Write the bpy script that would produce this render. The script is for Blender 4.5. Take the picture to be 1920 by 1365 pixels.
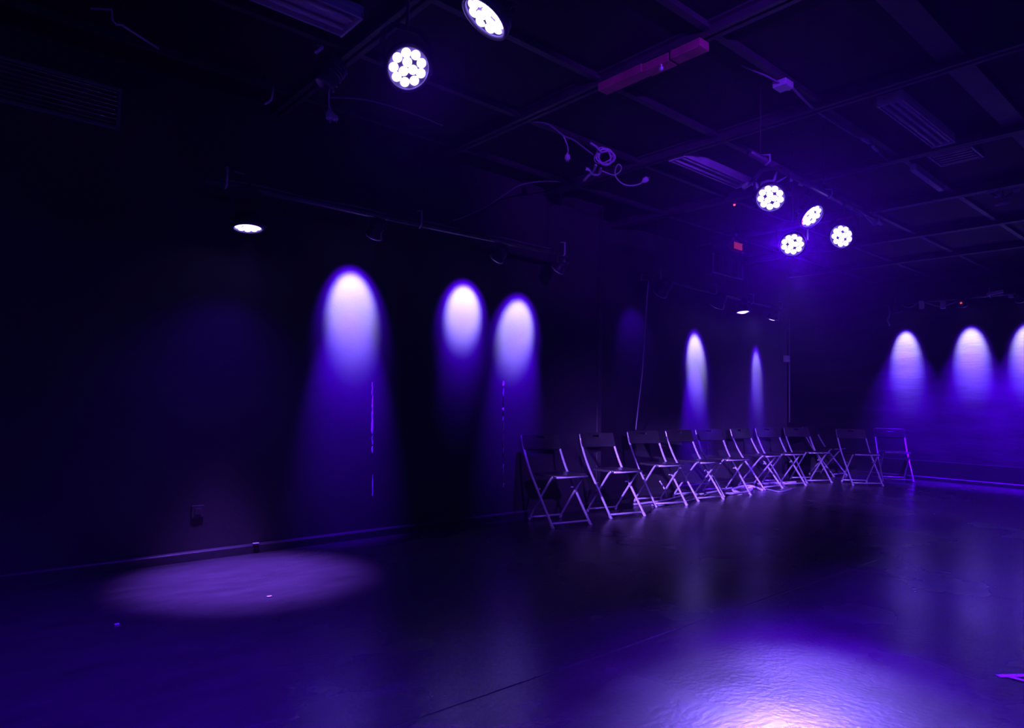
import bpy, bmesh, math, random
from mathutils import Vector, Matrix
random.seed(7)
C = bpy.context.scene.collection
for o in list(bpy.data.objects): bpy.data.objects.remove(o)

# ------------------------------------------------------------------ camera, world, exposure
YAW, PITCH, ROLL, FPX, CAMZ = math.radians(49.19), math.radians(3.2), math.radians(1.13), 1264.0, 1.08
Fw = Vector((math.cos(YAW)*math.cos(PITCH), math.sin(YAW)*math.cos(PITCH), math.sin(PITCH)))
Rt = Vector((math.sin(YAW), -math.cos(YAW), 0)); Up = Rt.cross(Fw)
R2 = math.cos(ROLL)*Rt + math.sin(ROLL)*Up; U2 = -math.sin(ROLL)*Rt + math.cos(ROLL)*Up
cam_d = bpy.data.cameras.new('camera'); cam = bpy.data.objects.new('camera', cam_d); C.objects.link(cam)
M = Matrix((R2, U2, -Fw)).transposed().to_4x4(); M.translation = Vector((0, 0, CAMZ)); cam.matrix_world = M
cam_d.sensor_width = 36; cam_d.lens = 36*FPX/1920; cam_d.clip_end = 60; cam_d.clip_start = .02
bpy.context.scene.camera = cam
w = bpy.data.worlds.new('world'); bpy.context.scene.world = w; w.use_nodes = True
w.node_tree.nodes['Background'].inputs[0].default_value = (.0, .0, 1, 1)
w.node_tree.nodes['Background'].inputs[1].default_value = .0006
# thin haze added to give the lowest far head its glow
hz = w.node_tree.nodes.new('ShaderNodeVolumeScatter'); hz.inputs['Density'].default_value = .00045; hz.inputs['Anisotropy'].default_value = .75
w.node_tree.links.new(hz.outputs[0], w.node_tree.nodes['World Output'].inputs['Volume'])
vs = bpy.context.scene.view_settings
bpy.context.scene.display_settings.display_device = 'sRGB'
vs.view_transform = 'Standard'; vs.look = 'None'; vs.gamma = 1; vs.use_curve_mapping = False; vs.exposure = 3.0

CEIL, WALL_L, WALL_L2, STEP_X, ALCOVE_X, BACK_X = 3.18, 4.75, 5.10, 5.33, 10.02, 11.62
LAV = (.73, .63, 1.0); VIO = (.085, .0, 1.0); MIX = (.17, .015, 1.0)

# ------------------------------------------------------------------ materials
def mat(name, col, rough=.5, metal=0., spec=.5, emit=None, es=0., bump=None, vary=0., vscale=3., aniso=None):
    m = bpy.data.materials.new(name); m.use_nodes = True
    nt = m.node_tree; b = nt.nodes['Principled BSDF']
    b.inputs['Base Color'].default_value = (*col, 1); b.inputs['Roughness'].default_value = rough
    b.inputs['Metallic'].default_value = metal; b.inputs['Specular IOR Level'].default_value = spec
    if emit: b.inputs['Emission Color'].default_value = (*emit, 1); b.inputs['Emission Strength'].default_value = es
    tc = nt.nodes.new('ShaderNodeTexCoord'); mp = nt.nodes.new('ShaderNodeMapping')
    nt.links.new(tc.outputs['Object'], mp.inputs[0])
    if aniso: mp.inputs['Scale'].default_value = aniso
    n = nt.nodes.new('ShaderNodeTexNoise'); n.inputs['Scale'].default_value = vscale; n.inputs['Detail'].default_value = 5
    nt.links.new(mp.outputs[0], n.inputs['Vector'])
    if vary:
        r = nt.nodes.new('ShaderNodeMapRange'); r.inputs[1].default_value = .3; r.inputs[2].default_value = .7
        r.inputs[3].default_value = 1-vary; r.inputs[4].default_value = 1+vary
        nt.links.new(n.outputs['Fac'], r.inputs[0])
        mx = nt.nodes.new('ShaderNodeVectorMath'); mx.operation = 'SCALE'; mx.inputs[0].default_value = col
        nt.links.new(r.outputs[0], mx.inputs['Scale']); nt.links.new(mx.outputs[0], b.inputs['Base Color'])
    if bump:
        n2 = nt.nodes.new('ShaderNodeTexNoise'); n2.inputs['Scale'].default_value = bump[0]; n2.inputs['Detail'].default_value = 6
        nt.links.new(mp.outputs[0], n2.inputs['Vector'])
        bp = nt.nodes.new('ShaderNodeBump'); bp.inputs['Strength'].default_value = bump[1]; bp.inputs['Distance'].default_value = bump[2]
        nt.links.new(n2.outputs['Fac'], bp.inputs['Height']); nt.links.new(bp.outputs[0], b.inputs['Normal'])
    return m

M_wall = mat('black_paint_wall', (.055, .055, .06), .62, spec=.25, vary=.12, vscale=2.2, bump=(26, .15, .01))
M_back = mat('black_render_wall', (.07, .07, .075), .6, spec=.3, vary=.2, vscale=2.0, bump=(9, .25, .012), aniso=(1, .6, 3.))
M_ceil = mat('black_ceiling_panel', (.026, .026, .028), .7, spec=.2, vary=.25, vscale=1.3, bump=(12, .2, .01))
M_beam = mat('dark_grid_steel', (.06, .06, .064), .5, metal=.1, vary=.3, vscale=6)
M_pipe = mat('dark_painted_pipe', (.16, .16, .17), .42, metal=.5, vary=.3, vscale=9)
M_body = mat('black_fixture_casting', (.05, .05, .055), .38, spec=.6, vary=.2, vscale=20)
M_steel = mat('grey_tube_steel', (.90, .90, .92), .26, metal=.5, vary=.08, vscale=30)
M_plas = mat('black_chair_panel', (.028, .028, .03), .33, spec=.6, vary=.2, vscale=12, bump=(70, .1, .003))
M_rub = mat('grey_foot_cap', (.55, .55, .55), .5)
M_base = mat('black_baseboard', (.05, .05, .055), .35, spec=.6, bump=(14, .2, .01))
M_white = mat('pale_plastic', (.75, .74, .76), .45)
M_cable = mat('pale_cable_sheath', (.75, .75, .77), .45)
M_dcable = mat('grey_cable_sheath', (.28, .28, .3), .5)
M_red = mat('red_enamel', (.55, .03, .05), .4)
M_redglow = mat('red_glowing_cover', (.5, .03, .05), .4, emit=(1, .06, .12), es=.03)
M_redled = mat('red_indicator', (.4, .02, .03), .4, emit=(1, .08, .1), es=.2)
M_lit_beam = mat('lit_beam_tint', (.5, .12, .17), .55, vary=.3, vscale=6, bump=(20, .3, .01))  # reddish tone stands for light falling on the beam face
M_vent = mat('dark_grey_vent', (.2, .2, .22), .4, metal=.2)
M_trof = mat('grey_louvre', (.62, .62, .65), .45, metal=.0, vary=.15, vscale=5)
M_drip = mat('pale_paint_run', (.85, .84, .88), .3, vary=.5, vscale=16)
M_tape = mat('white_tape', (.85, .84, .86), .5, vary=.1)
M_lens = mat('lit_led_lens', (.8, .8, .85), .3, emit=(.30, .20, 1), es=1.1)
M_lens_dim = mat('lit_spot_lens', (.6, .6, .65), .3, emit=(.30, .20, 1), es=.35)
M_glass = mat('spot_front_glass', (.1, .1, .12), .12, spec=.8)

def floor_mat():
    m = bpy.data.materials.new('black_dance_floor'); m.use_nodes = True
    nt = m.node_tree; N = nt.nodes; L = nt.links; b = N['Principled BSDF']
    tc = N.new('ShaderNodeTexCoord')
    mp = N.new('ShaderNodeMapping'); L.new(tc.outputs['Object'], mp.inputs[0]); mp.inputs['Rotation'].default_value = (0, 0, .75)
    mp.inputs['Scale'].default_value = (1, 3.2, 1)
    n1 = N.new('ShaderNodeTexNoise'); n1.inputs['Scale'].default_value = 3.2; n1.inputs['Detail'].default_value = 8; n1.inputs['Roughness'].default_value = .65
    L.new(mp.outputs[0], n1.inputs['Vector'])
    cr = N.new('ShaderNodeValToRGB'); cr.color_ramp.elements[0].position = .3; cr.color_ramp.elements[1].position = .75
    cr.color_ramp.elements[0].color = (.030, .030, .032, 1); cr.color_ramp.elements[1].color = (.055, .055, .058, 1)
    L.new(n1.outputs['Fac'], cr.inputs[0]); L.new(cr.outputs[0], b.inputs['Base Color'])
    n2 = N.new('ShaderNodeTexNoise'); n2.inputs['Scale'].default_value = 1.1; n2.inputs['Detail'].default_value = 4
    L.new(tc.outputs['Object'], n2.inputs['Vector'])
    r = N.new('ShaderNodeMapRange'); r.inputs[1].default_value = .3; r.inputs[2].default_value = .7; r.inputs[3].default_value = .21; r.inputs[4].default_value = .31
    L.new(n2.outputs['Fac'], r.inputs[0]); L.new(r.outputs[0], b.inputs['Roughness'])
    b.inputs['Specular IOR Level'].default_value = .6
    n3 = N.new('ShaderNodeTexNoise'); n3.inputs['Scale'].default_value = 42; n3.inputs['Detail'].default_value = 5
    L.new(tc.outputs['Object'], n3.inputs['Vector'])
    sp = N.new('ShaderNodeSeparateXYZ'); L.new(tc.outputs['Object'], sp.inputs[0])
    def seam(axis, at_, hw):
        d = N.new('ShaderNodeMath'); d.operation = 'SUBTRACT'; L.new(sp.outputs[axis], d.inputs[0]); d.inputs[1].default_value = at_
        q = N.new('ShaderNodeMath'); q.operation = 'ABSOLUTE'; L.new(d.outputs[0], q.inputs[0])
        r_ = N.new('ShaderNodeMapRange'); r_.inputs[1].default_value = 0; r_.inputs[2].default_value = hw; r_.inputs[3].default_value = 1; r_.inputs[4].default_value = 0
        L.new(q.outputs[0], r_.inputs[0]); return r_.outputs[0]
    s1 = seam(1, SEAM_Y, .006); s2 = seam(1, SEAM_Y-1.9, .006); s3 = seam(0, 4.77, .006)
    m1 = N.new('ShaderNodeMath'); m1.operation = 'MAXIMUM'; L.new(s1, m1.inputs[0]); L.new(s2, m1.inputs[1])
    sc = N.new('ShaderNodeMath'); sc.operation = 'MAXIMUM'; L.new(m1.outputs[0], sc.inputs[0]); L.new(s3, sc.inputs[1])
    ad = N.new('ShaderNodeMath'); L.new(n3.outputs['Fac'], ad.inputs[0])
    sg = N.new('ShaderNodeMath'); sg.operation = 'MULTIPLY'; L.new(sc.outputs[0], sg.inputs[0]); sg.inputs[1].default_value = -.7; L.new(sg.outputs[0], ad.inputs[1])
    bp = N.new('ShaderNodeBump'); bp.inputs['Strength'].default_value = .35; bp.inputs['Distance'].default_value = .0038
    L.new(ad.outputs[0], bp.inputs['Height']); L.new(bp.outputs[0], b.inputs['Normal'])
    return m
SEAM_Y = 1.975
M_floor = floor_mat()

# ------------------------------------------------------------------ helpers
def link(name, me, m, parent=None, smooth=False):
    o = bpy.data.objects.new(name, me); C.objects.link(o)
    if m: me.materials.append(m)
    if parent: o.parent = parent
    if smooth:
        for p in me.polygons: p.use_smooth = True
    return o
class MB:
    def __init__(s): s.v = []; s.f = []
    def box(s, x0, y0, z0, x1, y1, z1, mtx=None):
        k = len(s.v); P = [(x, y, z) for z in (z0, z1) for y in (y0, y1) for x in (x0, x1)]
        s.v += [tuple(mtx @ Vector(p)) if mtx else p for p in P]
        s.f += [tuple(k+i for i in q) for q in ((0, 2, 3, 1), (4, 5, 7, 6), (0, 1, 5, 4), (2, 6, 7, 3), (0, 4, 6, 2), (1, 3, 7, 5))]
        return s
    def bar(s, a, b, w, h=None, up=Vector((0, 0, 1))):
        a, b = Vector(a), Vector(b); h = h or w; d = (b-a); L = d.length; d.normalize()
        if abs(d.dot(up)) > .98: up = Vector((1, 0, 0))
        x = d.cross(up).normalized(); z = x.cross(d)
        m = Matrix((x, d, z)).transposed().to_4x4(); m.translation = a
        return s.box(-w/2, 0, -h/2, w/2, L, h/2, m)
    def tube(s, pts, r, n=10, smooth=0, closed=False):
        P = [Vector(p) for p in pts]
        if smooth and len(P) > 2:
            Q = []
            for i in range(len(P)-1):
                p0 = P[max(i-1, 0)]; p1 = P[i]; p2 = P[i+1]; p3 = P[min(i+2, len(P)-1)]
                for k in range(smooth):
                    t = k/smooth
                    Q.append(.5*((2*p1)+(p2-p0)*t+(2*p0-5*p1+4*p2-p3)*t*t+(3*p1-p0-3*p2+p3)*t**3))
            Q.append(P[-1]); P = Q
        rr = r if callable(r) else (lambda t: r)
        nrm = None; k0 = len(s.v)
        for i, p in enumerate(P):
            t = (P[min(i+1, len(P)-1)]-P[max(i-1, 0)]).normalized()
            if nrm is None:
                nrm = t.orthogonal().normalized()
            else:
                nrm = (nrm-t*nrm.dot(t))
                nrm = nrm.normalized() if nrm.length > 1e-6 else t.orthogonal().normalized()
            bn = t.cross(nrm); R_ = rr(i/(len(P)-1))
            for j in range(n):
                a = 2*math.pi*j/n; s.v.append(tuple(p+nrm*math.cos(a)*R_+bn*math.sin(a)*R_))
        for i in range(len(P)-1):
            for j in range(n):
                s.f.append((k0+i*n+j, k0+i*n+(j+1) % n, k0+(i+1)*n+(j+1) % n, k0+(i+1)*n+j))
        s.f.append(tuple(k0+j for j in range(n))[::-1]); s.f.append(tuple(k0+(len(P)-1)*n+j for j in range(n)))
        return s
    def lathe(s, prof, n=28, mtx=None):      # prof: (r,z) open or capped where r == 0
        k0 = len(s.v)
        for (r, z) in prof:
            for j in range(n):
                a = 2*math.pi*j/n; p = Vector((r*math.cos(a), r*math.sin(a), z))
                s.v.append(tuple(mtx @ p) if mtx else tuple(p))
        for i in range(len(prof)-1):
            for j in range(n):
                s.f.append((k0+i*n+j, k0+i*n+(j+1) % n, k0+(i+1)*n+(j+1) % n, k0+(i+1)*n+j))
        return s
    def build(s, name, m, parent=None, smooth=False, bevel=0, merge=False, loc=None):
        me = bpy.data.meshes.new(name); me.from_pydata(s.v, [], s.f)
        bm = bmesh.new(); bm.from_mesh(me)
        if merge: bmesh.ops.remove_doubles(bm, verts=bm.verts, dist=1e-5)
        bmesh.ops.recalc_face_normals(bm, faces=bm.faces); bm.to_mesh(me); bm.free()
        o = link(name, me, m, parent, smooth)
        if bevel:
            b = o.modifiers.new('bevel', 'BEVEL'); b.width = bevel; b.segments = 2; b.limit_method = 'ANGLE'
        if loc: o.location = loc
        return o
def tag(o, label, cat, group=None, kind=None):
    o['label'] = label; o['category'] = cat
    if group: o['group'] = group
    if kind: o['kind'] = kind
    return o
def thing(name, label, cat, loc=(0, 0, 0), rz=0, group=None):
    o = bpy.data.objects.new(name, None); C.objects.link(o); o.empty_display_size = .1
    o.location = loc; o.rotation_euler = (0, 0, rz)
    return tag(o, label, cat, group)
def struct(o): o['kind'] = 'structure'; return o
def look(d):                                   # rotation that points local -Z along d
    return Vector(d).normalized().to_track_quat('-Z', 'Y')
def spot(name, loc, aim, watts, deg, col, blend=.6, radius=.03, parent=None):
    l = bpy.data.lights.new(name, 'SPOT'); l.energy = watts; l.color = col; l.spot_size = math.radians(deg)
    l.spot_blend = blend; l.shadow_soft_size = radius
    o = bpy.data.objects.new(name, l); C.objects.link(o)
    o.location = loc; o.rotation_mode = 'QUATERNION'; o.rotation_quaternion = look(aim)
    if parent: o.parent = parent
    return o

# ------------------------------------------------------------------ setting
X0, Y0 = -3.2, -4.2
def slab(name, a, b, m):
    return struct(MB().box(*a, *b).build(name, m))
slab('floor', (X0, Y0, -.12), (BACK_X+.2, 7.2, 0), M_floor)
slab('ceiling', (X0, Y0, CEIL), (BACK_X+.2, 7.2, CEIL+.12), M_ceil)
slab('wall_left', (X0, WALL_L, 0), (STEP_X, WALL_L+.6, CEIL), M_wall)
slab('wall_left_rear', (STEP_X, WALL_L2, 0), (ALCOVE_X, WALL_L2+.2, CEIL), M_wall)
slab('wall_alcove', (ALCOVE_X-.2, 6.9, 0), (BACK_X+.2, 7.1, CEIL), M_wall)
slab('wall_alcove_side', (ALCOVE_X-.2, WALL_L2+.2, 0), (ALCOVE_X, 6.9, CEIL), M_wall)
slab('wall_back', (BACK_X, Y0, 0), (BACK_X+.2, 6.9, CEIL), M_back)
slab('wall_right', (X0, Y0-.2, 0), (BACK_X+.2, Y0, CEIL), M_wall)
slab('wall_front', (X0-.2, Y0, 0), (X0, 7.2, CEIL), M_wall)
def baseboard(name, a, b, t=(0, -1)):           # board with a chamfered top ledge
    a = Vector((*a, 0)); b = Vector((*b, 0)); d = (b-a).normalized(); n = Vector((*t, 0)); mb = MB()
    prof = [(0, 0), (.028, 0), (.028, .052), (.022, .060), (.012, .064), (0, .064)]
    for P in (a, b):
        for (u, z) in prof: mb.v.append(tuple(P+n*u+Vector((0, 0, z))))
    k = len(prof)
    for i in range(k): mb.f.append((i, (i+1) % k, k+(i+1) % k, k+i))
    mb.f.append(tuple(range(k))); mb.f.append(tuple(range(k, 2*k)))
    return struct(mb.build(name, M_base))
baseboard('baseboard_left', (X0, WALL_L), (STEP_X, WALL_L))
baseboard('baseboard_left_rear', (STEP_X, WALL_L2), (ALCOVE_X, WALL_L2))
baseboard('baseboard_back', (BACK_X, Y0), (BACK_X, 6.9), (-1, 0))
# plinth board low on the back wall, standing slightly proud of it
struct(MB().box(BACK_X-.012, Y0, .064, BACK_X, 6.9, .30).build('trim_1', M_base, bevel=.003))
# vertical batten closing the step between the two left walls
struct(MB().box(STEP_X-.05, WALL_L-.012, .064, STEP_X+.012, WALL_L, CEIL).build('trim_2', M_base, bevel=.003))

# ceiling grid: steel beams across and thinner runners along
def beam(name, a, b, w, h, label, group, m=M_beam):
    mb = MB(); a = Vector(a); b = Vector(b)
    d = (b-a).normalized(); up = Vector((0, 0, 1)); sd = d.cross(up)
    mb.bar(a+up*(h/2), b+up*(h/2), w*.25, h); mb.bar(a+up*.006, b+up*.006, w, .012); mb.bar(a+up*(h-.006), b+up*(h-.006), w, .012)
    return tag(mb.build(name, m), label, 'ceiling beam', group)
BX = [1.80, 3.15, 4.50, 5.90, 7.30, 8.70, 10.1]; BY = [4.42, 3.62, 2.85, 2.05, 1.25, .45]
names = ['nearest the camera', 'that carries the painted lit stretch', 'passing above the tangled pale cable', 'just beyond the right-hand ceiling light',
         'fourth beyond the one with the painted lit stretch', 'second from the back wall', 'closest to the back wall']
for x, nm in zip(BX, names):
    beam('ceiling_beam', (x, Y0, CEIL-.075), (x, WALL_L2 if x > STEP_X else WALL_L, CEIL-.075), .085, .074, 'dark steel ceiling beam crossing the room, '+nm, 'cross beams under the ceiling')
rn = ['runner closest to the left wall', 'runner passing left of the plug hanging on its cable', 'runner behind the hanging pale cable tangle', 'runner that carries the small pale junction box',
      'wide runner at the upper right of the ceiling', 'runner at the far right edge of the ceiling']
for i, (y, nm) in enumerate(zip(BY, rn)):
    ww = .14 if i == 4 else .045
    segs = MB()
    segs.box(X0, y-ww/2, CEIL-.036, BACK_X, y+ww/2, CEIL-.001)
    tag(segs.build('ceiling_runner', M_beam), 'long dark ceiling '+nm, 'ceiling runner', 'ceiling runners')
t = thing('lit_beam_strip', 'purple-red lit stretch of the steel ceiling beam, its light put into the colour', 'lit beam face', (3.15, 2.07, CEIL-.078))  # strip added under the beam, light on its face put into the colour
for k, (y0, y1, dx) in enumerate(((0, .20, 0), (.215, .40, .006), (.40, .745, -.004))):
    MB().box(-.045+dx, y0, -.05, .045+dx, y1, 0).build('lit_strip', M_lit_beam, t, bevel=.004)
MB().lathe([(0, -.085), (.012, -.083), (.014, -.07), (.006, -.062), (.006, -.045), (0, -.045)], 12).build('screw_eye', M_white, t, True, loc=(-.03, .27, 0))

# recessed strip lights (unlit) in the ceiling
def troffer(x0, x1, y, wd, label, tubes=2):
    t = thing('strip_light', label, 'ceiling light', (x0, y, CEIL-.075), 0, 'unlit ceiling strip lights')
    L = x1-x0
    mb = MB(); mb.box(0, -wd/2, .03, L, wd/2, .07)
    mb.box(0, -wd/2, 0, L, -wd/2+.012, .03); mb.box(0, wd/2-.012, 0, L, wd/2, .03); mb.build('housing', M_trof, t, bevel=.003)
    for s in (0, 1): MB().box(s*(L-.014), -wd/2, -.004, s*(L-.014)+.014, wd/2, .032).build('end_cap', M_white, t, bevel=.002)
    for k in range(tubes):
        yy = (k-(tubes-1)/2)*wd/(tubes+.3)
        mb = MB().tube([(.03, yy, .012), (L-.03, yy, .012)], .013, 10); mb.build('fluorescent_tube', M_trof, t, True)
    return t
troffer(.35, 1.655, 3.31, .25, 'unlit ceiling strip light at the top left, pale end cap showing')
troffer(4.56, 5.6, 3.26, .16, 'unlit ceiling strip light left of the far group of lit heads')
troffer(4.72, 5.78, 1.69, .16, 'unlit ceiling strip light at the upper right of the ceiling', 3)
t = thing('ceiling_grille', 'small dark slotted grille in the ceiling beyond the right strip light', 'air vent', (6.02, 1.72, CEIL-.06))
MB().box(0, -.14, .03, .3, .14, .055).build('backing', M_body, t)
for k in range(5): MB().box(.02+.06*k, -.13, 0, .045+.06*k, .13, .03).build('slat', M_pipe, t)
mb = MB(); mb.box(-.015, -.155, 0, 0, .155, .05); mb.box(.3, -.155, 0, .315, .155, .05); mb.box(0, -.155, 0, .3, -.14, .05); mb.box(0, .14, 0, .3, .155, .05)
mb.build('frame', M_vent, t)

def wall_grille(x0, x1, z0, z1, y, label, group=None, nsl=8, vertical=False):
    t = thing('wall_vent', label, 'air vent', (x0, y, z0), 0, group); W, H_ = x1-x0, z1-z0; fr = .022
    mb = MB(); mb.box(0, -.02, 0, W, .0, fr); mb.box(0, -.02, H_-fr, W, 0, H_); mb.box(0, -.02, fr, fr, 0, H_-fr); mb.box(W-fr, -.02, fr, W, 0, H_-fr)
    mb.build('frame', M_vent, t, bevel=.003)
    MB().box(fr, -.004, fr, W-fr, -.001, H_-fr).build('backing', M_body, t)
    for k in range(nsl):
        if vertical:
            c = fr+(W-2*fr)*(k+.5)/nsl
            MB().box(c-.007, -.018, fr, c+.007, -.004, H_-fr).build('slat', M_pipe, t)
        else:
            c = fr+(H_-2*fr)*(k+.5)/nsl
            m = Matrix.Translation((0, -.011, c)) @ Matrix.Rotation(math.radians(-35), 4, 'X')
            MB().box(fr, -.009, -.0015, W-fr, .009, .0015, m).build('slat', M_pipe, t)
wall_grille(-.75, .82, 2.72, 2.985, WALL_L, 'long dark louvred air vent high on the left wall')

# lighting pipes -----------------------------------------------------------
def pipe(a, b, hangers, label, r=.022, hook=.10):
    a, b = Vector(a), Vector(b)
    t = thing('lighting_pipe', label, 'lighting pipe', a); d = b-a; L = d.length
    MB().tube([(0, 0, 0), tuple(d)], r, 14).build('pipe', M_pipe, t, True)
    dn = d.normalized(); sd = Vector((dn.y, -dn.x, 0))
    for u in hangers:
        p = dn*u
        mb = MB()
        mb.tube([p+Vector((0, 0, -r-.008))-dn*.0, p+sd*(r+.01)+Vector((0, 0, -.01)), p+sd*(r+.01)+Vector((0, 0, hook)), p+sd*(-.03)+Vector((0, 0, hook+.012))], .007, 8)
        mb.build('hanger', M_trof, t, True)
        MB().tube([p+sd*(-.03)+Vector((0, 0, hook+.012)), p+sd*(-.03)+Vector((0, 0, CEIL-a.z-.001))], .0035, 6).build('drop_rod', M_body, t, True)
    return t
p1a, p1b = Vector((1.245, 4.415, 2.43)), Vector((4.36, 4.30, 2.43))
pipe1 = pipe(p1a, p1b, [.12, 1.55, 3.05], 'long dark lighting pipe hung along the near left wall')
p2a, p2b = Vector((5.86, 4.62, 2.50)), Vector((9.42, 4.84, 2.50))
pipe2 = pipe(p2a, p2b, [.30, 1.55, 2.55, 3.45], 'dark lighting pipe hung above the middle of the chair row')
p3a, p3b = Vector((11.31, 4.10, 2.713)), Vector((11.23, .57, 2.713))
pipe3 = pipe(p3a, p3b, [.12, 1.35, 2.35, 3.2], 'pale-edged lighting pipe hung before the back wall')
p4a, p4b = Vector((3.75, 2.14, 2.64)), Vector((6.1, 2.26, 2.67))
pipe(p4a, p4b, [.2, 1.2, 2.2], 'dark lighting pipe over the far group of lit heads', hook=.03)

# LED par heads -------------------------------------------------------------
def led_positions():
    out = [(.060*math.cos(2*math.pi*k/9+.2), .060*math.sin(2*math.pi*k/9+.2)) for k in range(9)]
    return out+[(.023*math.cos(2*math.pi*k/3+.9), .023*math.sin(2*math.pi*k/3+.9)) for k in range(3)]
def par_head(pos, aim, top, label, group, lens=M_lens, scale=1., lights=(), roll=0., beam=None):
    pos = Vector(pos); aim = Vector(aim).normalized()
    t = thing('led_spotlight', label, 'stage light', pos, 0, group); S = scale
    # housing points along local -Z, front face at z = 0
    prof = [(0, .085), (.052, .085), (.058, .08), (.062, .045), (.088, .035), (.096, .02), (.096, -.012), (.090, -.012), (.088, -.002), (0, -.002)]
    h = MB().lathe([(r*S, z*S) for r, z in prof], 36)
    for k in range(14):
        a = 2*math.pi*k/14; m = Matrix.Rotation(a, 4, 'Z'); h.box(.058*S, -.002*S, .045*S, .074*S, .002*S, .082*S, m)
    ho = h.build('housing', M_body, t, True); ho.rotation_mode = 'QUATERNION'
    ho.rotation_quaternion = look(aim) @ Matrix.Rotation(roll, 3, 'Z').to_quaternion()
    dome = MB().lathe([(.0205*S, -.002*S), (.0195*S, -.006*S), (.015*S, -.0105*S), (.008*S, -.013*S), (.0008, -.0138*S)], 16)
    first = None
    for (x, y) in led_positions():
        if first is None: first = dome.build('led_lens', lens, ho, True); l = first
        else: l = first.copy(); C.objects.link(l); l.parent = ho
        l.location = (x*S, y*S, 0)
    rng = MB().lathe([(.086*S, -.001), (.086*S, -.016*S), (.099*S, -.016*S), (.099*S, .006*S), (.096*S, .008*S)], 36)
    rng.build('bezel', M_pipe, ho, True)
    # yoke in world axes
    sd = aim.cross(Vector((0, 0, 1)))
    sd = sd.normalized() if sd.length > .15 else Vector((1, 0, 0))
    arm = .105*S; back = -aim*(.03*S)
    hh = top-pos.z if top-pos.z < .26 else .20*S
    pts = [back+sd*arm, back+sd*arm+Vector((0, 0, hh*.55)), back+sd*arm*.55+Vector((0, 0, hh*.8)), back-sd*arm*.55+Vector((0, 0, hh*.8)), back-sd*arm+Vector((0, 0, hh*.55)), back-sd*arm]
    y = MB()
    for a_, b_ in zip(pts[:-1], pts[1:]): y.bar(a_, b_, .004, .026*S)
    y.build('yoke', M_body, t)
    for s in (-1, 1):
        m = Matrix.Translation(back+sd*arm*s) @ sd.to_track_quat('Z', 'Y').to_matrix().to_4x4()
        MB().lathe([(0, -.012), (.016*S, -.012), (.016*S, .012), (0, .012)], 12, m).build('knob', M_body, t, True)
    c = MB(); c.tube([back+Vector((0, 0, hh*.8)), back+Vector((0, 0, top-pos.z-.002))], .008, 8)
    c.build('drop_rod', M_body, t, True)
    for (w_, deg, col, bl) in lights:
        spot('beam_lamp', pos+aim*.03, beam or aim, w_, deg, col, bl, .06*S)
    return t
ctr = (0, 0, CAMZ)
def to(p, q): return Vector(q)-Vector(p)
G = 'lit LED heads'
def face(p, off, ix, iy):        # facing the seat the photo was taken from, turned off by an angle to one side
    v = (Vector((0, 0, CAMZ))-Vector(p)).normalized(); s_ = (R2*ix-U2*iy); s_ = (s_-v*s_.dot(v)).normalized()
    a = math.radians(off); return v*math.cos(a)+s_*math.sin(a)
P = (1.50, 4.36, 2.17)
par_head(P, face(P, 71, 0, 1), 2.43, 'lit LED head pointing down from the left end of the wall pipe', G,
         lights=((7, 110, VIO, 1.), (230, 42, (.24, .07, 1), 1.)))
P = (1.45, 2.385, 2.47)
par_head(P, face(P, 22, .5, .8), CEIL-.04, 'lit round LED head hanging alone at the upper middle, facing the camera', G,
         lights=((50, 80, VIO, 1.),), roll=.3)
P = (1.46, 1.87, 2.475)
par_head(P, face(P, 62, -.6, .8), CEIL-.04, 'lit LED head at the top edge of the view, seen tilted as an oval', G,
         lights=((90, 74, VIO, 1.),), roll=.1)
P = (4.02, 2.15, 2.42)
par_head(P, face(P, 20, -.4, .9), 2.646, 'topmost lit LED head of the far group of four', G,
         lights=((25, 60, VIO, 1.),), roll=.5)
P = (4.77, 2.241, 2.469)
par_head(P, face(P, 54, .8, .6), 2.646, 'lit LED head of the far group, seen as a narrow tilted oval', G,
         lights=((170, 100, VIO, 1.),))
P = (4.90, 2.447, 2.315)
par_head(P, face(P, 20, 0, 1), CEIL-.001, 'brightest and lowest lit LED head of the far group, glaring at the camera', G, beam=to(P, (2.2, 1.02, 0)),
         lights=((130, 50, VIO, 1.), (115, 25, (.60, .58, 1), 1.), (170, 34, MIX, 1.)), roll=.2)
P = (5.183, 2.199, 2.383)
par_head(P, face(P, 30, -.9, .3), 2.646, 'rightmost lit LED head of the far group of four', G,
         lights=((36, 60, VIO, 1.),))
# narrow glare beam of the lowest head, straight at the seat
P = Vector((4.90, 2.447, 2.315)); spot('glare_lamp', P+to(P, ctr).normalized()*.04, to(P, ctr), 1150, 24, VIO, 1., .07)
for P, tg, w_, dg, cl, lab in (  # unseen heads added to brighten the chairs, cables, far group and room
    ((-1.6, 2.3, 2.6), (6.9, 4.42, .15), 1500, 14, (.28, .12, 1), 'added fill LED head out of view on the left side, aimed along the chair row'),
    ((2.2, -.6, 2.65), (5.4, 4.5, .3), 105, 28, (.18, .04, 1), 'added fill LED head out of view on the right side, aimed at the near chairs'),
    ((6.2, -.6, 2.65), (9.1, 4.45, .2), 250, 36, (.18, .04, 1), 'added fill LED head out of view on the right side, aimed at the far chairs'),
    ((.8, -1.8, 2.3), (4.1, 3.3, 3.1), 100, 24, MIX, 'added fill LED head out of view behind the seat, aimed up at the tangled cable'),
    ((.2, -2.6, 2.3), (4.05, 2.2, 2.66), 110, 13, MIX, 'added fill LED head out of view, aimed up at the far group of heads'),
    ((-1.8, -2.6, 2.6), (6, 4, .6), 9, 110, (0, 0, 1), 'added blue fill LED head out of view far behind the seat')):
    par_head(P, to(P, tg), CEIL-.001, lab, G, lights=((w_, dg, cl, 1.),))

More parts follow.
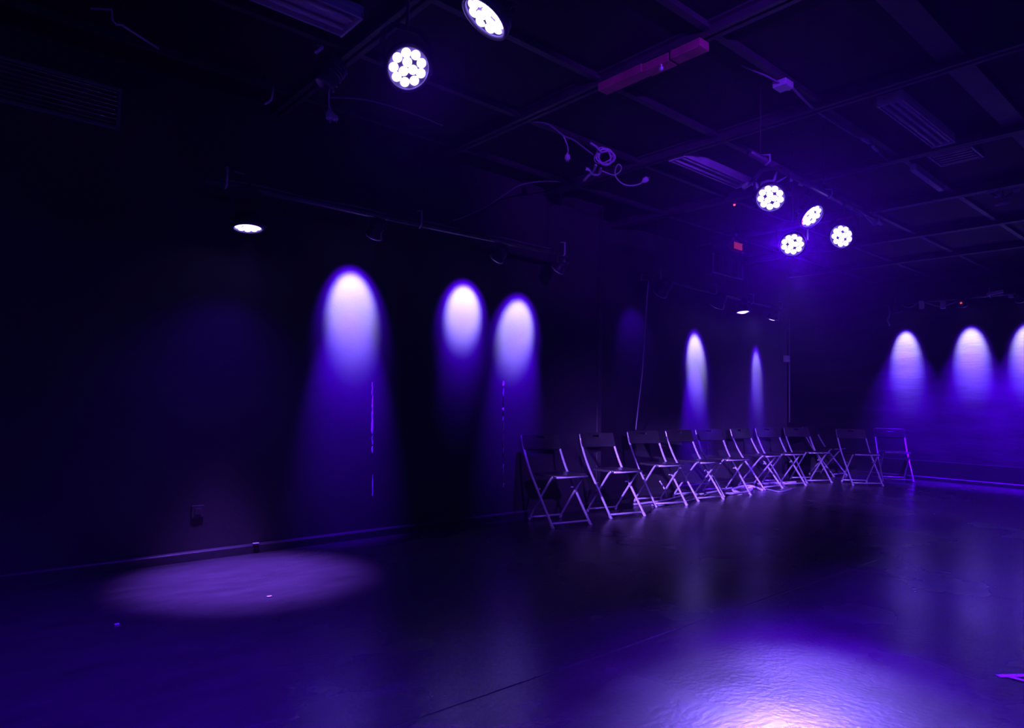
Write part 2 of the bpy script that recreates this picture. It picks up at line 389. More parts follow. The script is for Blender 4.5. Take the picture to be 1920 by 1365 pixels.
# small wall-wash spots -------------------------------------------------------
def wash_spot(pos, aim, top, label, group, core, halo, lens=M_lens_dim, S=1., corecol=LAV, dome=.012):
    pos = Vector(pos); aim = Vector(aim).normalized()
    t = thing('wall_wash_spot', label, 'stage light', pos, 0, group)
    prof = [(0, .12), (.030, .118), (.045, .105), (.050, .08), (.050, .02), (.060, .008), (.062, -.015), (.056, -.015), (.054, .0), (0, .0)]
    h = MB().lathe([(r*S, z*S) for r, z in prof], 28)
    for z in (.04, .055, .07, .085): h.lathe([(.050*S, z*S), (.056*S, z*S), (.056*S, (z+.005)*S), (.050*S, (z+.005)*S)], 28)
    ho = h.build('housing', M_body, t, True); ho.rotation_mode = 'QUATERNION'; ho.rotation_quaternion = look(aim)
    MB().lathe([(.0535*S, -.002*S), (.045*S, -.002-dome*.6*S), (.025*S, -.002-dome*.9*S), (.001, -.002-dome*S)], 24).build('lens', lens, ho, True)
    MB().lathe([(.055*S, -.013*S), (.0645*S, -.014*S), (.066*S, -.018*S), (.0645*S, -.022*S), (.055*S, -.020*S), (.055*S, -.013*S)], 28).build('bezel', M_steel, ho, True)
    sd = aim.cross(Vector((0, 0, 1))); sd = sd.normalized() if sd.length > .15 else Vector((1, 0, 0))
    back = -aim*(.05*S); hh = top-pos.z-back.z; arm = .068*S
    y = MB(); pts = [back+sd*arm, back+sd*arm+Vector((0, 0, hh*.7)), back-sd*arm+Vector((0, 0, hh*.7)), back-sd*arm]
    for a_, b_ in zip(pts[:-1], pts[1:]): y.bar(a_, b_, .004, .02)
    y.build('yoke', M_pipe, t)
    c = MB(); c.tube([back+Vector((0, 0, hh*.7)), back+Vector((0, 0, hh-.01))], .007, 8); c.build('clamp_bolt', M_pipe, t, True)
    if core: spot('wash_core', pos+aim*(.012+dome*S), aim, core[0], core[1], corecol, core[2], .02)
    if halo: spot('wash_halo', pos+aim*(.012+dome*S), aim+Vector((0, 0, halo[2] if len(halo) > 2 else 0)), halo[0], halo[1], VIO, 1., .03)
    return t
def on(pa, pb, x=None, y=None):
    if x is not None: u = (x-pa.x)/(pb.x-pa.x)
    else: u = (y-pa.y)/(pb.y-pa.y)
    return pa.lerp(pb, u)
g1 = 'spots on the near left wall pipe'
def mids(pos, tgt, watts, deg, col=VIO, off=.03): spot('wash_mid', Vector(pos)+(Vector(tgt)-Vector(pos)).normalized()*off, to(pos, tgt), watts, deg, col, 1., .02)
for x, tgt, lab, core, tail in (
    (2.42, (2.45, WALL_L, 1.82), 'dark wall-wash spot over the widest pool of light on the left wall', (36, 43, .7), (105, 38, 1.25)),
    (3.56, (3.53, WALL_L, 1.89), 'dark wall-wash spot over the middle pool of light on the left wall', (38, 42, .7), (36, 38, 1.6)),
    (4.25, (4.16, WALL_L, 1.80), 'dark wall-wash spot at the right end of the near pipe', (37, 41, .7), (75, 38, 1.35))):
    p = on(p1a, p1b, x=x)+Vector((0, 0, -.14))
    wash_spot(p, to(p, tgt), 2.42, lab, g1, core, (44, core[1]+14))
    mids(p, (tgt[0], tgt[1], tail[2]), tail[0], tail[1])
g2 = 'spots on the pipe above the chair row'
for x, tgt, lab, core, tail, ln in (
    (6.22, (6.3, WALL_L2, 1.9), 'unlit dark wall-wash spot beside the loose cable on the middle pipe', None, None, M_glass),
    (7.50, (7.58, WALL_L2, 1.74), 'wall-wash spot with a bright crescent rim above the middle of the chair row', (60, 36, .8), (200, 30, .9), M_lens_dim),
    (8.16, (8.18, WALL_L2-.55, .4), 'wall-wash spot on the middle pipe showing a white oval lens', None, (40, 26, .6), M_lens),
    (9.06, (9.12, WALL_L2, 1.60), 'small wall-wash spot at the right end of the middle pipe, thin bright lens', (26, 24, .9), (110, 24, .9), M_lens)):
    p = on(p2a, p2b, x=x)+Vector((0, 0, -.14 if x > 7 else -.14))
    wash_spot(p, to(p, tgt), 2.49, lab, g2, core, (50, core[1]+12) if core else (3, 70), ln, 1.4, dome=.032 if ln is M_lens else .012)
    if tail: mids(p, (tgt[0], tgt[1], tail[2]), tail[0], tail[1], off=.08)
g3 = 'spots on the back wall pipe'
for y, lab in ((3.97, 'wall-wash spot at the left end of the back wall pipe'), (3.09, 'wall-wash spot with a red mark in the middle of the back wall pipe'),
               (2.40, 'wall-wash spot at the right edge of the view on the back wall pipe'), (1.5, 'wall-wash spot on the back wall pipe, beyond the right edge of the view')):
    p = on(p3a, p3b, y=y)+Vector((0, 0, -.10))
    tg = (BACK_X, y-.01, 2.03)
    w_ = wash_spot(p, to(p, tg), 2.70, lab, g3, (38, 38, .8), (34, 46))
    mids(p, (BACK_X, y-.01, 1.2), 130, 36)
    mids(p, (BACK_X, y-.01, .1), 110, 56, VIO)
    if y == 3.09: MB().box(-.075, -.012, .01, -.06, .012, .03).build('indicator', M_redled, w_)

# chairs ----------------------------------------------------------------------
def make_chair():
    t = thing('folding_chair', 'x', 'chair', (0, 0, 0), 0, 'folding chairs in a row along the wall')
    W = .205; r = .0115
    for s in (-1, 1):
        pts = [(s*W, .305, .765), (s*W, .262, .64), (s*W, .150, .45), (s*W, -.02, .24), (s*W, -.180, .045), (s*W, -.195, .02)]
        lg = MB().tube(pts, r, 12, 6).build('leg', M_steel, t, True)
        MB().tube([(s*W, -.190, .030), (s*W, -.210, .008), (s*W, -.222, .0)], .0145, 10).build('rubber_foot', M_rub, lg, True)
        pts = [(s*(W-.03), -.165, .435), (s*(W-.03), -.10, .375), (s*(W-.03), .16, .07), (s*(W-.03), .195, .018)]
        lg = MB().tube(pts, .0105, 12, 6).build('leg', M_steel, t, True)
        MB().tube([(s*(W-.03), .19, .03), (s*(W-.03), .205, .0)], .0135, 10).build('rubber_foot', M_rub, lg, True)
        m = Matrix.Translation((s*(W-.015), .043, .205+.10)) @ Matrix.Rotation(math.pi/2, 4, 'Y')
        MB().lathe([(0, -.022), (.008, -.022), (.008, .022), (0, .022)], 10, m).build('pivot', M_steel, t, True)
    MB().tube([(-W, -.186, .035), (W, -.186, .035)], .009, 10).build('front_bar', M_steel, t, True)
    MB().tube([(-(W-.03), .186, .035), (W-.03, .186, .035)], .009, 10).build('rear_bar', M_steel, t, True)
    MB().tube([(-(W-.03), -.150, .425), (W-.03, -.150, .425)], .008, 10).build('seat_bar', M_steel, t, True)
    # seat: rounded slab with a shallow dish
    bm = bmesh.new(); nx, ny = 14, 14; vv = {}
    for i in range(nx+1):
        for j in range(ny+1):
            u = i/nx*2-1; v = j/ny*2-1
            x = u*.19; y = -.03+v*.185
            k = (abs(u)**5+abs(v)**5)**(1/5) or 1; m_ = max(abs(u), abs(v)); f_ = m_/k if k else 1
            x = u*.19*f_; y = -.03+v*.185*f_
            z = .449-.012*(1-u*u)*(1-v*v)-.02*max(0, -v-.5)**2+.02*(v+1)/2*-.4
            vv[i, j] = bm.verts.new((x, y, z))
    for i in range(nx):
        for j in range(ny): bm.faces.new((vv[i, j], vv[i+1, j], vv[i+1, j+1], vv[i, j+1]))
    me = bpy.data.meshes.new('seat'); bm.to_mesh(me); bm.free()
    st = link('seat', me, M_plas, t, True); sm = st.modifiers.new('solid', 'SOLIDIFY'); sm.thickness = .022
    b = st.modifiers.new('bevel', 'BEVEL'); b.width = .005; b.segments = 2; b.limit_method = 'ANGLE'
    MB().tube([(-.17, -.208, .430), (.17, -.208, .430)], .009, 10).build('seat_edge', M_steel, t, True)
    # backrest with a hand slot
    bm = bmesh.new(); xs = [-.214, -.20, -.15, -.10, -.045, -.02, .02, .045, .10, .15, .20, .214]; zs = [.635, .645, .68, .715, .735, .752, .766, .775]; vv = {}
    for i, x in enumerate(xs):
        for j, z in enumerate(zs):
            y = .262+(z-.64)*.345+.016*(1-(x/.214)**2)
            if i in (0, len(xs)-1) and j in (0, len(zs)-1): z += .005 if j == 0 else -.005
            vv[i, j] = bm.verts.new((x, y, z))
    for i in range(len(xs)-1):
        for j in range(len(zs)-1):
            if 4 <= i <= 6 and j == 4: continue
            bm.faces.new((vv[i, j], vv[i+1, j], vv[i+1, j+1], vv[i, j+1]))
    me = bpy.data.meshes.new('backrest'); bm.to_mesh(me); bm.free()
    bk = link('backrest', me, M_plas, t, True); sm = bk.modifiers.new('solid', 'SOLIDIFY'); sm.thickness = .026; sm.offset = 0
    b = bk.modifiers.new('bevel', 'BEVEL'); b.width = .006; b.segments = 2; b.limit_method = 'ANGLE'
    return t
def copy_tree(o, parent=None):
    c = o.copy(); C.objects.link(c); c.parent = parent
    for ch in list(o.children): copy_tree(ch, c)
    return c
chairs = [
 (4.345, 4.36, -9, 'black folding chair with steel frame, standing at the left end of the row'),
 (5.148, 4.385, -11, 'second black folding chair from the left end of the row'),
 (6.10, 4.561, -15, 'third black folding chair from the left, where the hanging loose cable ends'),
 (6.84, 4.574, -9, 'fourth black folding chair from the left, pale floor cables behind its legs'),
 (7.49, 4.605, -16, 'fifth black folding chair from the left, before the widest light on the middle wall'),
 (8.47, 4.70, -4, 'sixth black folding chair from the left, beside the tangle of floor cables'),
 (9.11, 4.70, -17, 'black folding chair just right of the floor cable tangle, before the narrow light pool'),
 (9.85, 4.671, -27, 'eighth black folding chair from the left, standing before the dark alcove'),
 (11.05, 4.95, -3, 'black folding chair wedged edge-on behind the row, crossing its neighbour, beside the alcove'),
 (10.17, 4.082, -43, 'black folding chair turned towards the room, second from the right end'),
 (11.17, 3.99, -58, 'black folding chair at the right end, its pale-lit backrest before the back wall')]
proto = make_chair()
for i, (x, y, a, lab) in enumerate(chairs):
    o = proto if i == 0 else copy_tree(proto)
    o.location = (x, y, 0); o.rotation_euler = (0, 0, math.radians(a)); o['label'] = lab

# cables, boxes and small things --------------------------------------------------
def at(px, py, *, z=None, y=None, x=None):      # world point where a sight line meets a given plane
    d = Fw+R2*((px-960)/FPX)+U2*((682.5-py)/FPX); c = Vector((0, 0, CAMZ))
    k = (z-CAMZ)/d.z if z is not None else (y/d.y if y is not None else x/d.x)
    return c+d*k
def cable(name, pts, r, m, label, cat='cable', group=None, sm=6):
    return tag(MB().tube(pts, r, 8, sm).build(name, m, None, True), label, cat, group)
def plug(parent, p, d, m=M_white, S=1.):
    d = Vector(d).normalized(); q = d.to_track_quat('Z', 'Y').to_matrix().to_4x4(); q.translation = p
    o = MB().lathe([(0, 0), (.006*S, 0), (.010*S, .012*S), (.019*S, .022*S), (.020*S, .045*S), (.017*S, .050*S), (0, .050*S)], 14, q).build('plug', m, parent, True)
    for s in (-1, 1): MB().box(s*.008*S-.002, -.003, .048*S, s*.008*S+.002, .003, .066*S, q).build('prong', M_steel, o)
    return o
zc = 2.98
def cz(px, py, z=zc): return tuple(at(px, py, z=z))
# tangle in the middle of the ceiling
t = thing('extension_cable', 'pale extension cable tangled in a coil, hanging with loose plugs from the ceiling', 'cable', (0, 0, 0))
A = at(997, 228, z=CEIL-.05)
main = [A, at(1028, 233, z=3.08), at(1056, 254, z=3.05), at(1075, 262, z=3.04), at(1095, 277, z=3.03), at(1112, 290, z=3.0)]
MB().tube(main, .006, 8, 6).build('lead', M_dcable, t, True)
cc = at(1134, 294, z=2.98); ex = R2; ez = U2
coil = []
for k in range(64):
    a = k/64*2*math.pi*4.6; rr = .058+.016*math.sin(k*.55)
    coil.append(cc+Rt*rr*math.cos(a)*1.05+Vector((0, 0, 1))*rr*math.sin(a+.2*math.sin(k*.3))*.95+Fw*(.02*math.sin(k*.8)))
MB().tube(coil, .0058, 8, 3).build('coil', M_cable, t, True)
MB().tube([at(1107, 268, z=3.03), at(1118, 275, z=3.02), at(1128, 286, z=3.0)], .008, 8, 5).build('tail', M_cable, t, True)
sock = [at(1117, 310, z=2.97), at(1113, 320, z=2.955), at(1104, 328, z=2.94), at(1095, 338, z=2.93)]
MB().tube(sock, .0125, 10, 4).build('socket_arm', M_cable, t, True)
MB().tube([at(1098, 316, z=2.955), at(1106, 319, z=2.95), at(1112, 326, z=2.945), at(1123, 326, z=2.945), at(1126, 316, z=2.955)], .013, 10, 4).build('socket_arm', M_cable, t, True)
lp = [at(1128, 320, z=2.95), at(1140, 325, z=2.945), at(1152, 328, z=2.94), at(1162, 322, z=2.95), at(1165, 313, z=2.965), at(1159, 308, z=2.97), at(1154, 317, z=2.955), at(1154, 330, z=2.94), at(1165, 343, z=2.92), at(1180, 348, z=2.915), at(1196, 346, z=2.92), at(1206, 341, z=2.925)]
MB().tube(lp, .0055, 8, 6).build('lead', M_cable, t, True)
plug(t, at(1203, 342, z=2.925), Rt+Vector((0, 0, .7)), S=1.2)
drop = [at(1056, 254, z=3.05), at(1062, 268, z=3.02), at(1065, 280, z=3.0), at(1064, 290, z=2.98)]
MB().tube(drop, .0055, 8, 5).build('lead', M_cable, t, True)
plug(t, at(1064, 286, z=2.985), (0, 0, -1), S=1.1)
# faint cable bowed over the near pipe
cable('drooping_cable', [at(850, 413, z=2.46), at(880, 402, z=2.52), at(915, 385, z=2.62), at(950, 362, z=2.76), at(975, 347, z=2.9), at(1015, 340, z=3.0), at(1050, 341, z=CEIL-.08)], .006, M_dcable,
      'thin dark cable drooping from the ceiling down to the near pipe')
cable('sagging_cable', [at(618, 183, z=2.86), at(655, 184, z=2.88), at(690, 188, z=2.90), at(730, 198, z=2.94), at(780, 215, z=3.02), at(830, 235, z=CEIL-.06)], .005, M_dcable,
      'thin dark cable sagging sideways from the dim spotlight near the left runner')
cable('overhead_cable', [at(440, 322, z=2.62), at(470, 330, z=2.64), at(505, 345, z=2.64), at(530, 352, z=2.6)], .006, M_dcable, 'short dark cable running just above the left end of the near pipe')
MB().tube([on(p1a, p1b, x=x)-p1a+Vector((0, 0, .027+.006*math.sin(x*9))) for x in [1.3+.15*k for k in range(20)]], .0055, 8, 3).build('cable', M_dcable, pipe1, True)
MB().tube([at(px_, py_, x=11.29)-p3a for px_, py_ in ((1690, 572), (1706, 576), (1728, 566), (1750, 572), (1768, 574), (1792, 566), (1806, 560))], .010, 8, 6).build('cable', M_dcable, pipe3, True)
for px_, py_, h_ in ((1728, 568, .09), (1768, 568, .085), (1896, 553, .04)):
    MB().box(-.026, -.03, -h_, .026, .03, .03).build('tape_tie', M_cable, pipe3, bevel=.004, loc=tuple(at(px_, py_, x=11.29)-p3a))
MB().bar(at(1850, 552, x=11.24)-p3a, at(1881, 546, x=11.24)-p3a, .03, .045).build('cable_box', M_cable, pipe3, bevel=.006)
cable('hanging_strap', [at(1666, 572, x=11.29), at(1668, 583, x=11.29), at(1667, 592, x=11.29), at(1664, 600, x=11.29), at(1668, 611, x=11.29)], .013, M_dcable, 'short frayed cable end hanging off the left end of the back pipe')
# loose cable from the middle pipe to the chairs
cable('hanging_cable', [at(1216, 527, y=4.62), at(1213, 560, y=4.63), at(1208, 640, y=4.75), at(1204, 700, y=4.85), at(1197, 760, y=4.95), at(1192, 806, y=5.03)], .007, M_cable, 'thin loose cable hanging from the left end of the middle pipe to the chairs')
mb = MB().tube([at(1203, 512, y=4.60)-p2a, at(1202, 525, y=4.60)-p2a, at(1216, 525, y=4.60)-p2a, at(1234, 521, y=4.62)-p2a], .010, 8)
mb.tube([at(1203, 513, y=4.60)-p2a, at(1218, 515, y=4.60)-p2a, at(1234, 519, y=4.62)-p2a], .008, 8).build('end_bracket', M_pipe, pipe2, True)
# conduit and switch box by the alcove
tag(MB().tube([at(1481, 598, y=WALL_L2-.015), at(1480, 690, y=WALL_L2-.015), at(1480, 792, y=WALL_L2-.015)], .011, 8).build('conduit', M_dcable, None, True), 'thin vertical conduit on the wall edge beside the dark alcove', 'conduit')
t = thing('switch_box', 'small pale switch box on the conduit beside the dark alcove', 'switch', at(1476, 673, y=WALL_L2-.035))
MB().box(-.07, -.03, -.05, .03, .03, .05).build('case', M_white, t, bevel=.006)
MB().box(-.05, -.036, -.02, -.01, -.03, .02).build('rocker', M_trof, t, bevel=.002)
# bulkhead vent and red alarm over the middle pipe
p = at(1337, 507, y=4.93); q = at(1393, 527, y=4.93)
H_ = (at(1337, 472, y=4.93)-p).z
t = thing('vent_box', 'dark boxy air vent with upright slats hanging above the middle pipe', 'air vent', (p.x, 4.93, p.z-.02))
Wd = q.x-p.x
MB().box(0, .005, 0, Wd, .169, H_).build('case', M_body, t, bevel=.005)
mb = MB(); mb.box(-.012, -.012, -.012, .01, .006, H_); mb.box(Wd-.012, -.012, -.012, Wd+.010, .006, H_-.05); mb.box(.01, -.012, -.012, Wd-.012, .006, .008)
mb.build('frame', M_trof, t, bevel=.003)
for k in range(9): MB().box(.04+k*(Wd-.08)/8-.004, -.006, .01, .04+k*(Wd-.08)/8+.004, .006, H_-.01).build('slat', M_pipe, t)
p = at(1379, 462, y=4.05)
t = thing('alarm_sounder', 'small red alarm box with pale corners above the vent box', 'alarm', p)
MB().box(-.10, -.03, -.055, .10, .03, .055).build('case', M_red, t, bevel=.012)
for dx, dz in ((.10, .045), (.10, -.06), (-.095, .06)): MB().lathe([(0, .016), (.010, .013), (.015, 0), (.010, -.013), (0, -.016)], 10).build('corner_cap', M_white, t, True, loc=(dx, -.032, dz))
MB().box(-.075, -.033, .05, .03, .02, .064).build('top_plate', M_cable, t, bevel=.003)
MB().box(-.08, -.036, -.04, .085, -.03, .035).build('lens', M_redglow, t, bevel=.003)
MB().tube([(0, 0, .05), (0, 0, CEIL-p.z-.001)], .006, 8).build('stem', M_body, t, True)
MB().lathe([(0, .02), (.012, .012), (.012, -.012), (0, -.02)], 10).build('stem_joint', M_white, t, True, loc=(0, -.01, .13))
p = at(1377, 382, z=CEIL-.03)
t = thing('smoke_detector', 'small ceiling detector with a red indicator left of the lit heads', 'detector', (p.x, p.y, CEIL))
MB().lathe([(0, -.001), (.055, -.001), (.055, -.018), (.035, -.034), (0, -.036)], 24).build('case', M_body, t, True)
MB().lathe([(0, -.034), (.010, -.036), (.012, -.046), (.006, -.052), (0, -.053)], 10).build('indicator', M_redled, t, True)
# dim unlit spot with cables near the upper left
p = at(622, 140, z=2.98)
t = thing('unlit_spotlight', 'dim unlit spotlight with dangling leads under the ceiling at the upper left', 'stage light', p)
ad = (at(598, 165, z=2.86)-at(628, 125, z=3.0)); q = look(ad)
h = MB().lathe([(0, .10), (.04, .098), (.052, .08), (.054, -.06), (.060, -.065), (.060, -.085), (.054, -.085), (.05, -.07), (0, -.07)], 24)
for z in (.0, .02, .04, .06): h.lathe([(.054, z), (.062, z), (.062, z+.006), (.054, z+.006)], 24)
ho = h.build('housing', M_pipe, t, True); ho.rotation_mode = 'QUATERNION'; ho.rotation_quaternion = q
for k in range(5): MB().lathe([(0, .006), (.008, .004), (.010, 0), (.008, -.004), (0, -.006)], 8).build('cooling_bolt', M_cable, ho, True, loc=(.045, -.05, -.06+.035*k))
MB().tube([(0, 0, .0), (.01, 0, .09), (0, 0, CEIL-p.z-.001)], .009, 8).build('stem', M_pipe, t, True)
MB().tube([Vector((0, 0, 0)), at(640, 150, z=2.97)-p, at(650, 130, z=3.0)-p], .009, 8, 4).build('yoke', M_pipe, t, True)
l = MB().tube([at(622, 160, z=2.92)-p, at(617, 172, z=2.88)-p, at(617, 195, z=2.82)-p, at(619, 206, z=2.79)-p], .005, 8, 5).build('lead', M_cable, t, True)
pl = plug(t, at(618, 203, z=2.80)-p, (.1, 0, -1), M_cable, 1.3); pl.name = 'plug'
plug(t, at(625, 212, z=2.77)-p, (.3, -.2, -1), M_cable, .9)
cable('cable_stub', [at(591, 99, z=3.06), at(597, 95, z=3.07), at(604, 88, z=3.09), at(597, 84, z=CEIL-.04)], .010, M_cable, 'short stub of pale cable poking from the ceiling at the upper left')
t = thing('ceiling_rod', 'thin bent metal rod hanging under the ceiling in the top left corner', 'rod', (0, 0, 0))
MB().tube([at(170, 16, z=3.05), at(210, 18, z=3.05), at(211, 38, z=3.0), at(218, 46, z=2.98), at(229, 47, z=2.98), at(297, 91, z=2.98)], .006, 8).build('rod', M_trof, t, True)
MB().tube([at(222, 40, z=3.0), at(226, 10, z=CEIL)], .006, 8).build('tie_wire', M_pipe, t, True)
tag(MB().tube([at(496, 195, z=2.9), at(508, 187, z=2.92), at(512, 170, z=2.97), at(513, 160, z=CEIL)], .007, 8, 4).build('ceiling_hook', M_trof, None, True), 'small bent hook hanging from the dark ceiling left of the dim spotlight', 'hook')
# junction box and cables along the right runner
p = at(1468, 160, z=CEIL-.06)
t = thing('junction_box', 'small pale junction box on the runner at the upper right', 'junction box', p)
MB().box(-.05, -.045, -.02, .05, .045, .022).build('case', M_white, t, bevel=.004)
MB().box(.05, -.01, -.008, .085, .01, .012).build('gland', M_white, t, bevel=.003)
MB().tube([(-.05, 0, 0), (-.16, .03, .02), (-.32, .10, .055)], .006, 8, 5).build('lead', M_dcable, t, True)
pts = [at(x, y, z=CEIL-.06) for x, y in ((1484, 163), (1512, 192), (1530, 207), (1552, 222), (1600, 252), (1622, 262), (1640, 276), (1652, 290), (1668, 303))]
cable('runner_cable', pts, .008, M_dcable, 'dark cable running from the junction box along the runner')
tag(MB().tube([at(1616, 260, z=CEIL-.075), at(1625, 265, z=CEIL-.08), at(1629, 268, z=CEIL-.075)], .013, 8, 3).build('cable_joint', M_white, None, True), 'first small white joint on the runner cable, nearer the junction box', 'cable joint')
tag(MB().tube([at(1636, 274, z=CEIL-.075), at(1642, 280, z=CEIL-.08), at(1645, 282, z=CEIL-.075)], .013, 8, 3).build('cable_joint', M_white, None, True), 'second small white joint on the runner cable, farther from the junction box', 'cable joint')
tag(MB().bar(at(1712, 313, z=CEIL-.07), at(1766, 353, z=CEIL-.07), .05, .06).build('cable_tray', M_trof, None, bevel=.006), 'short grey tray on the runner beyond the right strip light', 'cable tray')
p = at(1632, 413, z=2.66)
t = thing('hanging_plug', 'white plug on a thin lead, lit brightly at the right of the lit heads', 'plug', (0, 0, 0))
MB().tube([at(1600, 392, z=2.64), at(1615, 402, z=2.61), at(1628, 411, z=2.58)], .006, 8, 4).build('lead', M_dcable, t, True)
MB().tube([at(1624, 407, z=2.59), at(1641, 419, z=2.55)], lambda u: .008+.012*u, 12).build('body', M_white, t, True)
# pale wrapped bundles beside the top far head
for (pts, lab) in ((((1395, 350), (1404, 345), (1414, 344), (1420, 350), (1424, 359)), 'pale drooping cloth strip left of the far group of lit heads'),
                   (((1431, 352), (1430, 345), (1438, 341), (1450, 339)), 'pale curled cloth strip just above the topmost far head')):
    Q = [at(x, y, z=2.56) for x, y in pts]; top_ = on(p4a, p4b, x=max(Q[-1].x, p4a.x+.02))-Vector((0, 0, .031))
    o = MB().tube(Q+[Q[-1].lerp(top_, .6), top_], lambda u: .020-.016*u, 8, 4).build('cloth_strip', M_white, None, True)
    tag(o, lab, 'cloth strip', 'cloth strips on the far pipe')
for (x, y, lab) in ((1479, 338, 'tiny pale clip on the far pipe, left one'), (1499, 347, 'tiny pale clip on the far pipe, right one')):
    tag(MB().box(-.02, -.02, -.008, .02, .0, .008).build('pipe_clip', M_cable, None, bevel=.002, loc=tuple(at(x, y, z=2.685))), lab, 'clip', 'clips on the far pipe')
# ceiling fitting at far right
t = thing('ceiling_bracket', 'cluster of small dark brackets under the ceiling at the far right', 'bracket', (0, 0, 0))
for (a, b) in (((1853, 360), (1864, 357)), ((1866, 368), (1876, 366)), ((1866, 384), (1893, 379)), ((1900, 358), (1911, 356))):
    MB().tube([at(*a, z=3.05), at(*b, z=3.05)], .016, 8).build('arm', M_trof, t, True)
MB().tube([at(1853, 361, z=3.05), at(1880, 372, z=3.05), at(1905, 358, z=3.05)], .008, 8).build('rail', M_body, t, True)
MB().tube([at(1880, 372, z=3.05), at(1880, 372, z=3.05)+Vector((0, 0, CEIL-3.051))], .01, 8).build('stem', M_body, t, True)
# sign-like plate high on the back wall
p = at(1692, 512, x=BACK_X)
t = thing('wall_fitting', 'slim fitting with a pale lower edge high on the back wall', 'wall fitting', (BACK_X, p.y, p.z))
MB().box(-.07, -.14, -.01, -.001, .14, .10).build('case', M_body, t, bevel=.006)
MB().box(-.085, -.15, -.035, -.001, .15, -.012).build('ledge', M_cable, t, bevel=.004)

# pale paint runs on the left wall
def run(px, segs, seed, label):
    rnd = random.Random(seed); mb = MB()
    for (y0, y1, wd) in segs:
        n = max(3, int((y1-y0)/6)); L_, R_ = [], []
        for k in range(n+1):
            yy = y0+(y1-y0)*k/n; jit = rnd.uniform(-.8, .8); ww = wd*rnd.uniform(.35, 1)*(1 if 0 < k < n else .2)
            a = at(px+jit-ww/2, yy, y=WALL_L-.002); b = at(px+jit+ww/2, yy, y=WALL_L-.002)
            L_.append(a); R_.append(b)
        k0 = len(mb.v)
        for a, b in zip(L_, R_):
            mid = (a+b)/2+Vector((0, -.006, 0)); mb.v += [tuple(a+Vector((0, .002, 0))), tuple(mid), tuple(b+Vector((0, .002, 0)))]
        for k in range(n):
            i = k0+3*k; mb.f += [(i, i+1, i+4, i+3), (i+1, i+2, i+5, i+4)]
            mb.f.append((i, i+3, i+5, i+2))
        mb.f.append((k0, k0+2, k0+1)); i = k0+3*n; mb.f.append((i, i+1, i+2))
    return tag(mb.build('paint_run', M_drip), label, 'paint run', 'paint runs on the left wall')
run(698, [(716, 742, 1.2), (742, 768, 2.5), (768, 814, 4.5), (816, 834, 4), (836, 850, 3), (890, 930, 1.6)], 3, 'pale streak of run paint below the widest light pool on the left wall')
run(944, [(714, 724, 4), (727, 744, 5), (746, 763, 1.6), (764, 774, 5), (774, 808, 2.4), (812, 858, 1.), (870, 896, 1.2), (904, 914, 2)], 5, 'pale streak of run paint left of the first folding chair')

# small fixtures low on the left wall
t = thing('wall_socket', 'barely visible dark socket low on the far left of the wall', 'socket', at(371, 962, y=WALL_L-.012))
MB().box(-.04, -.0, -.03, .04, .012, .05).build('plate', M_wall, t, bevel=.004)
MB().box(-.02, -.004, -.01, .02, .0, .03).build('outlet', M_body, t, bevel=.003)

# floor cables, tape, scraps
def fl(px, py, z=.012): return tuple(at(px, py, z=z))
cable('floor_cable', [fl(1188, 946), fl(1220, 942), fl(1240, 939), fl(1262, 934), fl(1284, 928), fl(1292, 924)], .012, M_cable, 'pale cable on the floor behind the third and fourth chairs')
cable('floor_cable', [fl(1222, 947), fl(1236, 948), fl(1252, 945), fl(1275, 942), fl(1294, 938), fl(1330, 926)], .010, M_dcable, 'darker cable lying beside the pale one behind the third chair')
cable('leaning_cable', [tuple(at(1237, 902, y=4.72)), tuple(at(1243, 911, y=4.72)), tuple(at(1247, 920, y=4.70)), tuple(at(1249, 932, z=.012))], .009, M_cable, 'short stiff cable end rising from the floor behind the third chair')
cable('floor_cable', [fl(1302, 927), fl(1318, 926), fl(1340, 922), fl(1356, 918), fl(1372, 915)], .013, M_cable, 'pale straight cable on the floor behind the fifth chair')
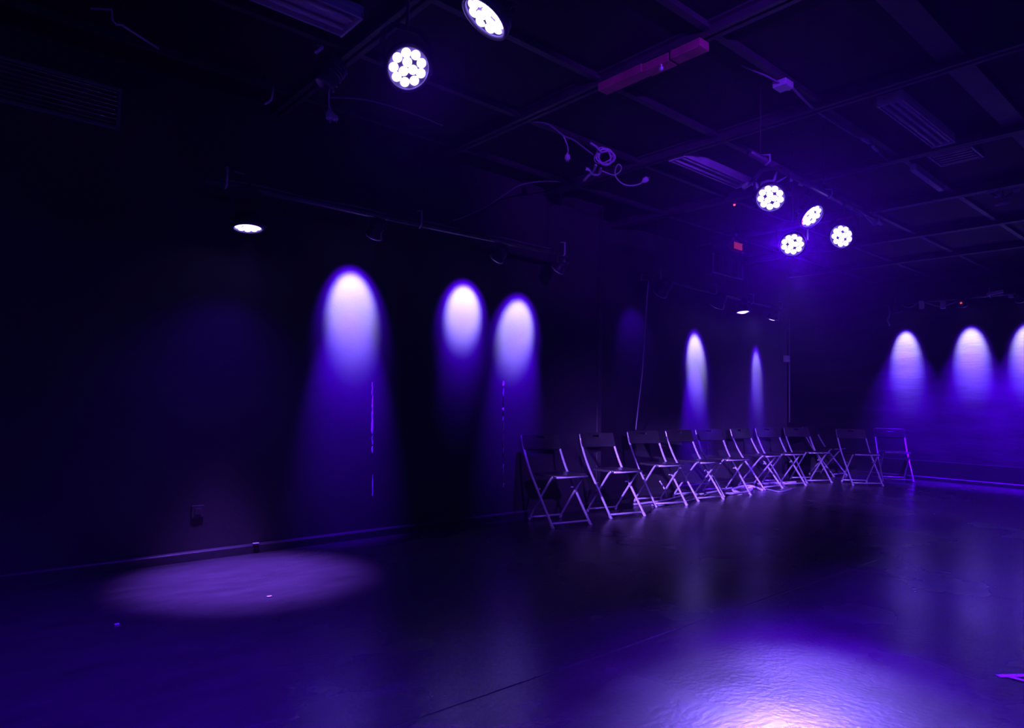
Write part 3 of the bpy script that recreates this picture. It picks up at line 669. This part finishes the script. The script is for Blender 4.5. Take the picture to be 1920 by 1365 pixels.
cable('floor_cable', [fl(1356, 927), fl(1371, 926), fl(1390, 926), fl(1378, 920), fl(1372, 917), fl(1392, 914), fl(1410, 915), fl(1404, 921), fl(1386, 924), fl(1374, 918, .03), fl(1396, 911, .04), fl(1412, 912, .03), fl(1430, 919)], .014, M_white, 'pale tangle of cable on the floor below the sixth chair')
cable('floor_cable', [fl(1420, 908), fl(1436, 907), fl(1448, 905), fl(1466, 905), fl(1492, 904)], .015, M_white, 'pale cable on the floor running right below the seventh chair')
cable('floor_cable', [fl(1426, 914), fl(1446, 919), fl(1464, 922), fl(1486, 916)], .010, M_dcable, 'dark cable on the floor looping before the seventh chair')
# tape cross at the right edge
a = at(1871, 1268, z=0); b = at(1925, 1267, z=0); c = at(1928, 1282, z=0)
def strip(p, q, w, z, name, parent):
    p = Vector(p); q = Vector(q); d = (q-p).normalized(); s = Vector((-d.y, d.x, 0))*w/2; n = 8; mb = MB()
    for k in range(n+1):
        u = p.lerp(q, k/n); j = random.uniform(.85, 1.1)
        for sg in (1, -1):
            for zz in (z, z+.0015): mb.v.append((u.x+s.x*sg*j, u.y+s.y*sg*j, zz))
    for k in range(n):
        i = 4*k; mb.f += [(i+1, i+3, i+7, i+5), (i, i+4, i+6, i+2), (i, i+1, i+5, i+4), (i+2, i+6, i+7, i+3)]
    mb.f += [(0, 2, 3, 1), (4*n, 4*n+1, 4*n+3, 4*n+2)]
    return mb.build(name, M_tape, parent)
t = thing('floor_tape', 'white floor marking tape forking at the right edge of the floor', 'floor tape', (0, 0, 0))
strip(a, b, .03, .0005, 'strip', t); strip(at(1888, 1269, z=0), at(1930, 1280, z=0), .024, .002, 'strip', t)
for i, (x, y, s) in enumerate(((505, 1119, .012), (219, 1171, .010), (479, 1034, .02))):
    p = at(x, y, z=0.002) if i < 2 else at(x, y, y=WALL_L-.03)
    lab = ['tiny pale scrap of paper in the pool of light on the floor', 'tiny pale scrap of paper at the far left of the floor', 'tiny pale scrap lying against the baseboard beside the floor light pool'][i]
    tag(MB().box(-s, -s*.6, -.001, s, s*.6, .003).build('paper_scrap', M_tape, None, loc=(p.x, p.y, .003 if i < 2 else .067)), lab, 'paper scrap', 'paper scraps')
